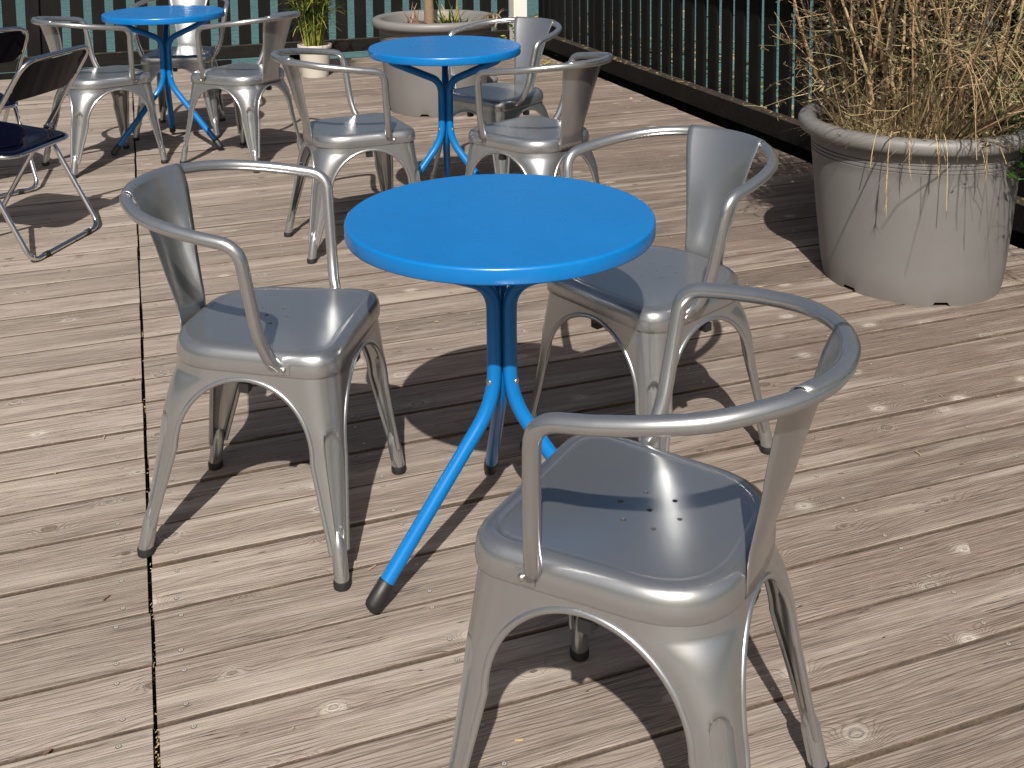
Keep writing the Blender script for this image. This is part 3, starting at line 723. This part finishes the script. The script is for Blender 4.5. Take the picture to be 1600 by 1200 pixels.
def wander(P, d, l, n, wob, rg, grav=0.0):
    pts = [Vector(P)]; d = Vector(d).normalized()
    for i in range(n):
        d = (d + Vector((rg.gauss(0, wob), rg.gauss(0, wob), rg.gauss(0, wob) - grav))).normalized(); pts.append(pts[-1] + d * l / n)
    return pts

# ---- dry shrub in the big planter
rg = random.Random(11)
sh = empty('dry_shrub', PB + Vector((0, 0, .485))); tag(sh, 'tangled leafless dry shrub with straw coloured grass filling the right planter', 'shrub')
stw = MB(); slf = MB(); din = MB(); canes = []
for i in range(150):
    a = rg.uniform(0, 6.283); r = .25 * math.sqrt(rg.random()); P = Vector((r * math.cos(a) + .02, r * math.sin(a) * .85 + .05, 0))
    d = Vector((P.x * .6 + rg.gauss(0, .10), P.y * .55 + rg.gauss(0, .10), 1)); L = rg.uniform(.65, 1.15)
    pts = wander(P, d, L, 9, .07, rg); r0 = rg.uniform(.003, .0085); rad = [r0 * (1 - .65 * k / 9) for k in range(10)]
    canes.append((pts, r0))
    if i < 22:
        m = MB(); m.tube(pts, rad, 7); m.build('cane', rg.choice((CANE, TWIG, OCANE)), sh, 60)
    else: stw.tube(pts, rad, 5, rg.choice((0, 1, 2)))
for i in range(46):
    a = R_(rg.uniform(-125, -20)); P = Vector((.22 * math.cos(a), .22 * math.sin(a), 0)); d = Vector((rg.gauss(.12, .22), rg.uniform(-1.25, -.45), 1.05))
    pts = wander(P, d, rg.uniform(.75, 1.2), 8, .09, rg, .02); stw.tube(pts, [.0032 * (1 - .08 * k) for k in range(9)], 5, rg.choice((0, 2, 3)))
    if i % 5 == 0: canes.append((pts + [pts[-1]], .003))
for pts, r0 in canes:
    for j in range(8):
        k = rg.randint(1, 8); P = pts[k]; a = rg.uniform(0, 6.283); d = Vector((math.cos(a), math.sin(a), rg.uniform(-.25, .9))); L = rg.uniform(.08, .30)
        tp_ = wander(P, d, L, 5, .22, rg, .03); rr = rg.uniform(.0009, .0020); mt = rg.choice((0, 1, 2, 2, 3, 3))
        stw.tube(tp_, [rr * (1 - .1 * q) for q in range(6)], 3, mt, cap=False)
        for q in range(3):
            P2 = tp_[rg.randint(1, 5)]; a2 = rg.uniform(0, 6.283); d2 = Vector((math.cos(a2), math.sin(a2), rg.uniform(-.5, .7)))
            t2 = wander(P2, d2, rg.uniform(.03, .12), 3, .3, rg); stw.tube(t2, rr * .6, 3, mt, cap=False)
            for w_ in range(3): leaf(slf, t2[rg.randint(0, 3)], Vector((rg.gauss(0, 1), rg.gauss(0, 1), rg.gauss(0, .8))), rg.uniform(.010, .026), rg.uniform(.005, .010), rg.choice((0, 0, 0, 1, 2)), .3, rg)
for i in range(22):
    x0 = rg.uniform(-.08, .2); x1 = x0 + rg.uniform(-.12, .22); fy = rg.uniform(-.98, -.62)
    P = crom([(x0, rg.uniform(-.24, -.1), 0), (x0 + (x1 - x0) * .3 + rg.gauss(0, .03), -.30, rg.uniform(.20, .34)), (x0 + (x1 - x0) * .65 + rg.gauss(0, .04), fy * .65, rg.uniform(.30, .40)), (x1, fy, rg.uniform(.10, .32))], 5)
    stw.tube(P, [.0017 * (1 - .04 * k) for k in range(len(P))], 4, rg.choice((0, 1, 1)), cap=False)
    for q in range(2):
        k = rg.randint(6, len(P) - 1); t2 = wander(P[k], (rg.gauss(0, .8), rg.gauss(0, .6), rg.gauss(-.1, .6)), rg.uniform(.04, .13), 3, .25, rg); stw.tube(t2, .0011, 3, rg.choice((0, 1)), cap=False)
tag(stw.build('twigs', [CANE, STRAW, TWIG, OCANE], sh, 60), kind='stuff'); tag(slf.build('small_leaves', [OLIVE, DRY, BROWNLEAF], sh, 0), kind='stuff')
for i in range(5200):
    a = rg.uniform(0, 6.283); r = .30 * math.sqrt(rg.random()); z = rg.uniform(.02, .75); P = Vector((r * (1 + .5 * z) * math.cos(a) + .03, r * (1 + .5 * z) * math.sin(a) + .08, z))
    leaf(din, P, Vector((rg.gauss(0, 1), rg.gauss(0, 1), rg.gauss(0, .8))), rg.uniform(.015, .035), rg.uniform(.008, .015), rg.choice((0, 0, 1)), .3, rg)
tag(din.build('inner_leaves', [INNER, OLIVE], sh, 0), kind='stuff')  # darkened leaves packed inside, their colour standing for interior shade
# dry grass leaning out of the front left
gr = MB()
for i in range(1300):
    a = R_(rg.uniform(185, 300)) if i < 1000 else R_(rg.uniform(0, 360)); r = rg.uniform(.10, .275); P = Vector((r * math.cos(a), r * math.sin(a), rg.uniform(0, .03)))
    out = Vector((math.cos(a), math.sin(a), 0)); d = out * rg.uniform(-.5, .35) + Vector((rg.gauss(0, .55), rg.gauss(0, .45), rg.uniform(.25, 1.2)))
    blade(gr, P, d, rg.uniform(.12, .32), rg.uniform(.0014, .003), rg.uniform(.1, 1.1), 5, 0 if rg.random() < .8 else 1, rg)
for i in range(60):   # longer straws crossing
    a = R_(rg.uniform(150, 340)); r = rg.uniform(.1, .28); P = Vector((r * math.cos(a), r * math.sin(a), .0)); d = Vector((rg.gauss(0, .45), rg.gauss(0, .35), 1))
    blade(gr, P, d, rg.uniform(.3, .55), .0026, rg.uniform(.2, .9), 6, 0, rg)
tag(gr.build('dry_grass', [STRAW, DRY], sh, 0), kind='stuff')
# seed stalks hanging down over the rim
def hang(ang, L, kink, fan):
    m = MB(); a = R_(ang); o = Vector((math.cos(a), math.sin(a), 0)); P0 = o * .27 + Vector((0, 0, .0))
    P = fillet([P0, o * .345 + Vector((0, 0, .10)), o * .392 + Vector((0, 0, .03)), o * (.397 + kink) + Vector((0, 0, .03 - L))], [.05, .03], 5)
    m.tube(P, [.0013] * len(P), 4, 0, cap=False); e = P[-1]
    if fan:
        for q in range(34):
            t = rg.random(); B = e + Vector((0, 0, .11 * t)); d = Vector((rg.gauss(0, .35), rg.gauss(0, .2), -1)); blade(m, B, d, rg.uniform(.02, .05), .0020, .1, 3, 0, rg)
    return m.build('seed_stalk', STRAW, sh, 0)
hang(-121, .17, .004, True); hang(-96, .17, .002, False); hang(-100, .06, .012, True); hang(-80, .05, .014, True); hang(-128, .05, .01, False); hang(-70, .03, .012, False); hang(-112, .04, .01, True)
# green leaves on the right of the pot
gl = MB()
for i in range(420):
    c_ = rg.choice(((.30, -.20, .06), (.32, -.10, .12), (.06, -.05, .16), (.02, -.12, .10), (.28, -.26, .0)))
    P = Vector(c_) + Vector((rg.gauss(0, .05), rg.gauss(0, .05), rg.gauss(0, .05)))
    big_ = c_[0] > .2; leaf(gl, P, Vector((rg.gauss(0, 1), rg.gauss(0, 1) - .6, rg.gauss(0, .6))), rg.uniform(.03, .065) if big_ else rg.uniform(.012, .03), rg.uniform(.018, .035) if big_ else rg.uniform(.006, .012), rg.choice((0, 0, 1)), .3, rg)
tag(gl.build('green_leaves', [GREEN, DKGREEN], sh, 0), kind='stuff')

# ---- trunk plant in the middle planter
tr = empty('trunk_plant', PM + Vector((-.035, -.02, .47))); tag(tr, 'young tree with tan trunk and small sprouts in the planter behind the middle table', 'tree')
m = MB(); pts = wander((0, 0, 0), (0.02, 0, 1), 1.25, 12, .03, rg); m.tube(pts, [.031 - .0012 * k + rg.uniform(-.0015, .0015) for k in range(13)], 14); m.build('trunk', BARK, tr, 60)
cw = MB()
for i in range(130):
    a = rg.uniform(0, 6.283); d = Vector((math.cos(a), math.sin(a), rg.uniform(.1, 1.2))); blade(cw, pts[-1] + Vector((0, 0, rg.uniform(-.25, .02))), d, rg.uniform(.35, .6), .028, rg.uniform(.8, 2.0), 7, rg.choice((0, 1)), rg)
tag(cw.build('crown', [GREEN, DKGREEN], tr, 0), kind='stuff')
cw = MB()
for c_, n_, mats_ in (((.10, -.03, .03), 34, (0, 1, 2)), ((.155, .0, .03), 26, (0, 0, 1)), ((-.09, -.02, .02), 26, (2, 3, 3)), ((.2, .03, .01), 16, (2, 3, 0))):
    for i in range(n_):
        d = Vector((rg.gauss(0, .5), rg.gauss(0, .5), rg.uniform(.3, 1.3))); blade(cw, Vector(c_) + Vector((rg.gauss(0, .022), rg.gauss(0, .022), 0)), d, rg.uniform(.06, .17), rg.uniform(.010, .024), rg.uniform(.2, 1.2), 4, rg.choice(mats_), rg)
tag(cw.build('sprouts', [GREEN, LIME, DRY, BROWNLEAF], tr, 0), kind='stuff')
# bundle of dead leaves hanging on the rim of that pot
dl_ = MB()
for i in range(46):
    P = Vector((rg.gauss(0, .02), rg.gauss(0, .02), rg.uniform(-.01, .02))); d = Vector((rg.uniform(-1, .6), rg.gauss(0, .4), rg.uniform(.1, .9))); blade(dl_, P, d, rg.uniform(.06, .13), .012, 2.4, 5, rg.choice((0, 0, 1)), rg)
do = dl_.build('dead_leaf_bundle', [BROWNLEAF, DRY], None, 0); do.location = PM + Vector((.345, -.10, .552)); tag(do, 'curled brown dead leaves on the rim of the planter behind the middle table', 'leaves')

# ---- small pot with green stems
PS = Vector((-1.391, 7.615, 0))
m = MB(); m.lathe([(.001, .004), (.086, .004), (.093, 0), (.0945, .01), (.105, .15), (.1085, .195), (.1165, .198), (.120, .204), (.1205, .222), (.118, .2265), (.113, .2265), (.110, .222), (.108, .17), (.001, .17)], 48)
sp = m.build('small_pot', CREAM, None, 50); sp.location = PS; tag(sp, 'small cream plastic pot by the back fence holding yellow green stems', 'pot')
ar = empty('palm_plant', PS + Vector((0, 0, .165))); tag(ar, 'small palm with upright yellow green stems in the cream pot', 'plant')
m = MB(); tops = []
for i in range(62):
    a = rg.uniform(0, 6.283); r = .062 * math.sqrt(rg.random()); P = Vector((r * math.cos(a), r * math.sin(a), 0)); d = Vector((P.x * 1.4 + rg.gauss(0, .06), P.y * 1.2 + rg.gauss(0, .06), 1)); L = rg.uniform(.28, .62)
    pts = wander(P, d, L, 5, .035, rg); m.tube(pts, [.0042, .0040, .0036, .0032, .0028, .0022], 6, 0 if rg.random() < .7 else 1); tops.append(pts)
tag(m.build('stems', [LIME, GREEN], ar, 60), kind='stuff')
m = MB()
for pts in tops:
    for q in range(15):
        P = pts[rg.randint(3, 5)]; a = rg.uniform(0, 6.283); d = Vector((math.cos(a) * .8, math.sin(a) * .8, rg.uniform(.1, 1.4))); blade(m, P, d, rg.uniform(.10, .24), rg.uniform(.006, .013), rg.uniform(.3, 1.6), 4, rg.choice((0, 0, 1, 2)), rg)
tag(m.build('leaflets', [DKGREEN, GREEN, LIME], ar, 0), kind='stuff')

# ---- small things by the fence corner
m = MB(); m.lathe([(.001, 0), (.052, 0), (.060, .012), (.062, .03), (.050, .052), (.028, .068), (.001, .072)], 14)
m.v = [(x * rg.uniform(.88, 1.1), y * rg.uniform(.7, .9), z * rg.uniform(.9, 1.1)) for x, y, z in m.v]
st = m.build('stone', STONE, None, 60, clean=False); st.location = (-.165, 7.28, .001); tag(st, 'mottled grey stone on the deck beside the planter behind the middle table', 'stone')
cp = empty('corner_plant', D(2.86, 7.95)); tag(cp, 'small green leafy weed growing at the fence corner below the white post', 'plant')
m = MB()
for i in range(110):
    P = Vector((rg.gauss(.02, .06), rg.gauss(0, .05), abs(rg.gauss(.12, .07)))); leaf(m, P, Vector((rg.gauss(0, 1), rg.gauss(0, 1) - .5, rg.gauss(.2, .5))), rg.uniform(.03, .06), rg.uniform(.02, .035), rg.choice((0, 0, 1)), .2, rg)
tag(m.build('leaves', [GREEN, LIME], cp, 0), kind='stuff')
m = MB()
for i in range(12): m.tube(wander((rg.gauss(0, .03), rg.gauss(0, .03), 0), (rg.gauss(0, .3), rg.gauss(0, .3), 1), rg.uniform(.1, .2), 3, .1, rg), .0018, 4, 0, cap=False)
tag(m.build('stalks', GREEN, cp, 60), kind='stuff')
m = MB()
for i in range(330):
    v = 7.95 - abs(rg.gauss(0, .55)); u = UF - .03 - abs(rg.gauss(0, .06)) - (.10 * rg.random() if v > 7.3 else 0); P = D(u, v, rg.uniform(.003, .014))
    leaf(m, P, Vector((rg.gauss(0, 1), rg.gauss(0, 1), rg.gauss(0, .25))), rg.uniform(.015, .045), rg.uniform(.006, .016), rg.choice((0, 0, 1, 2)), .3, rg)
for i in range(120):
    v = rg.uniform(3.0, 6.8); P = D(UF + .075 + rg.uniform(-.012, .03), v, .141); leaf(m, P, Vector((rg.gauss(0, 1), rg.gauss(0, 1), rg.gauss(0, .2))), rg.uniform(.010, .03), rg.uniform(.005, .012), rg.choice((0, 1, 1)), .3, rg)
tag(m.build('leaf_litter', [STRAW, BROWNLEAF, LIME], None, 0), 'dry leaf litter along the foot of the right fence', 'leaf litter', kind='stuff')
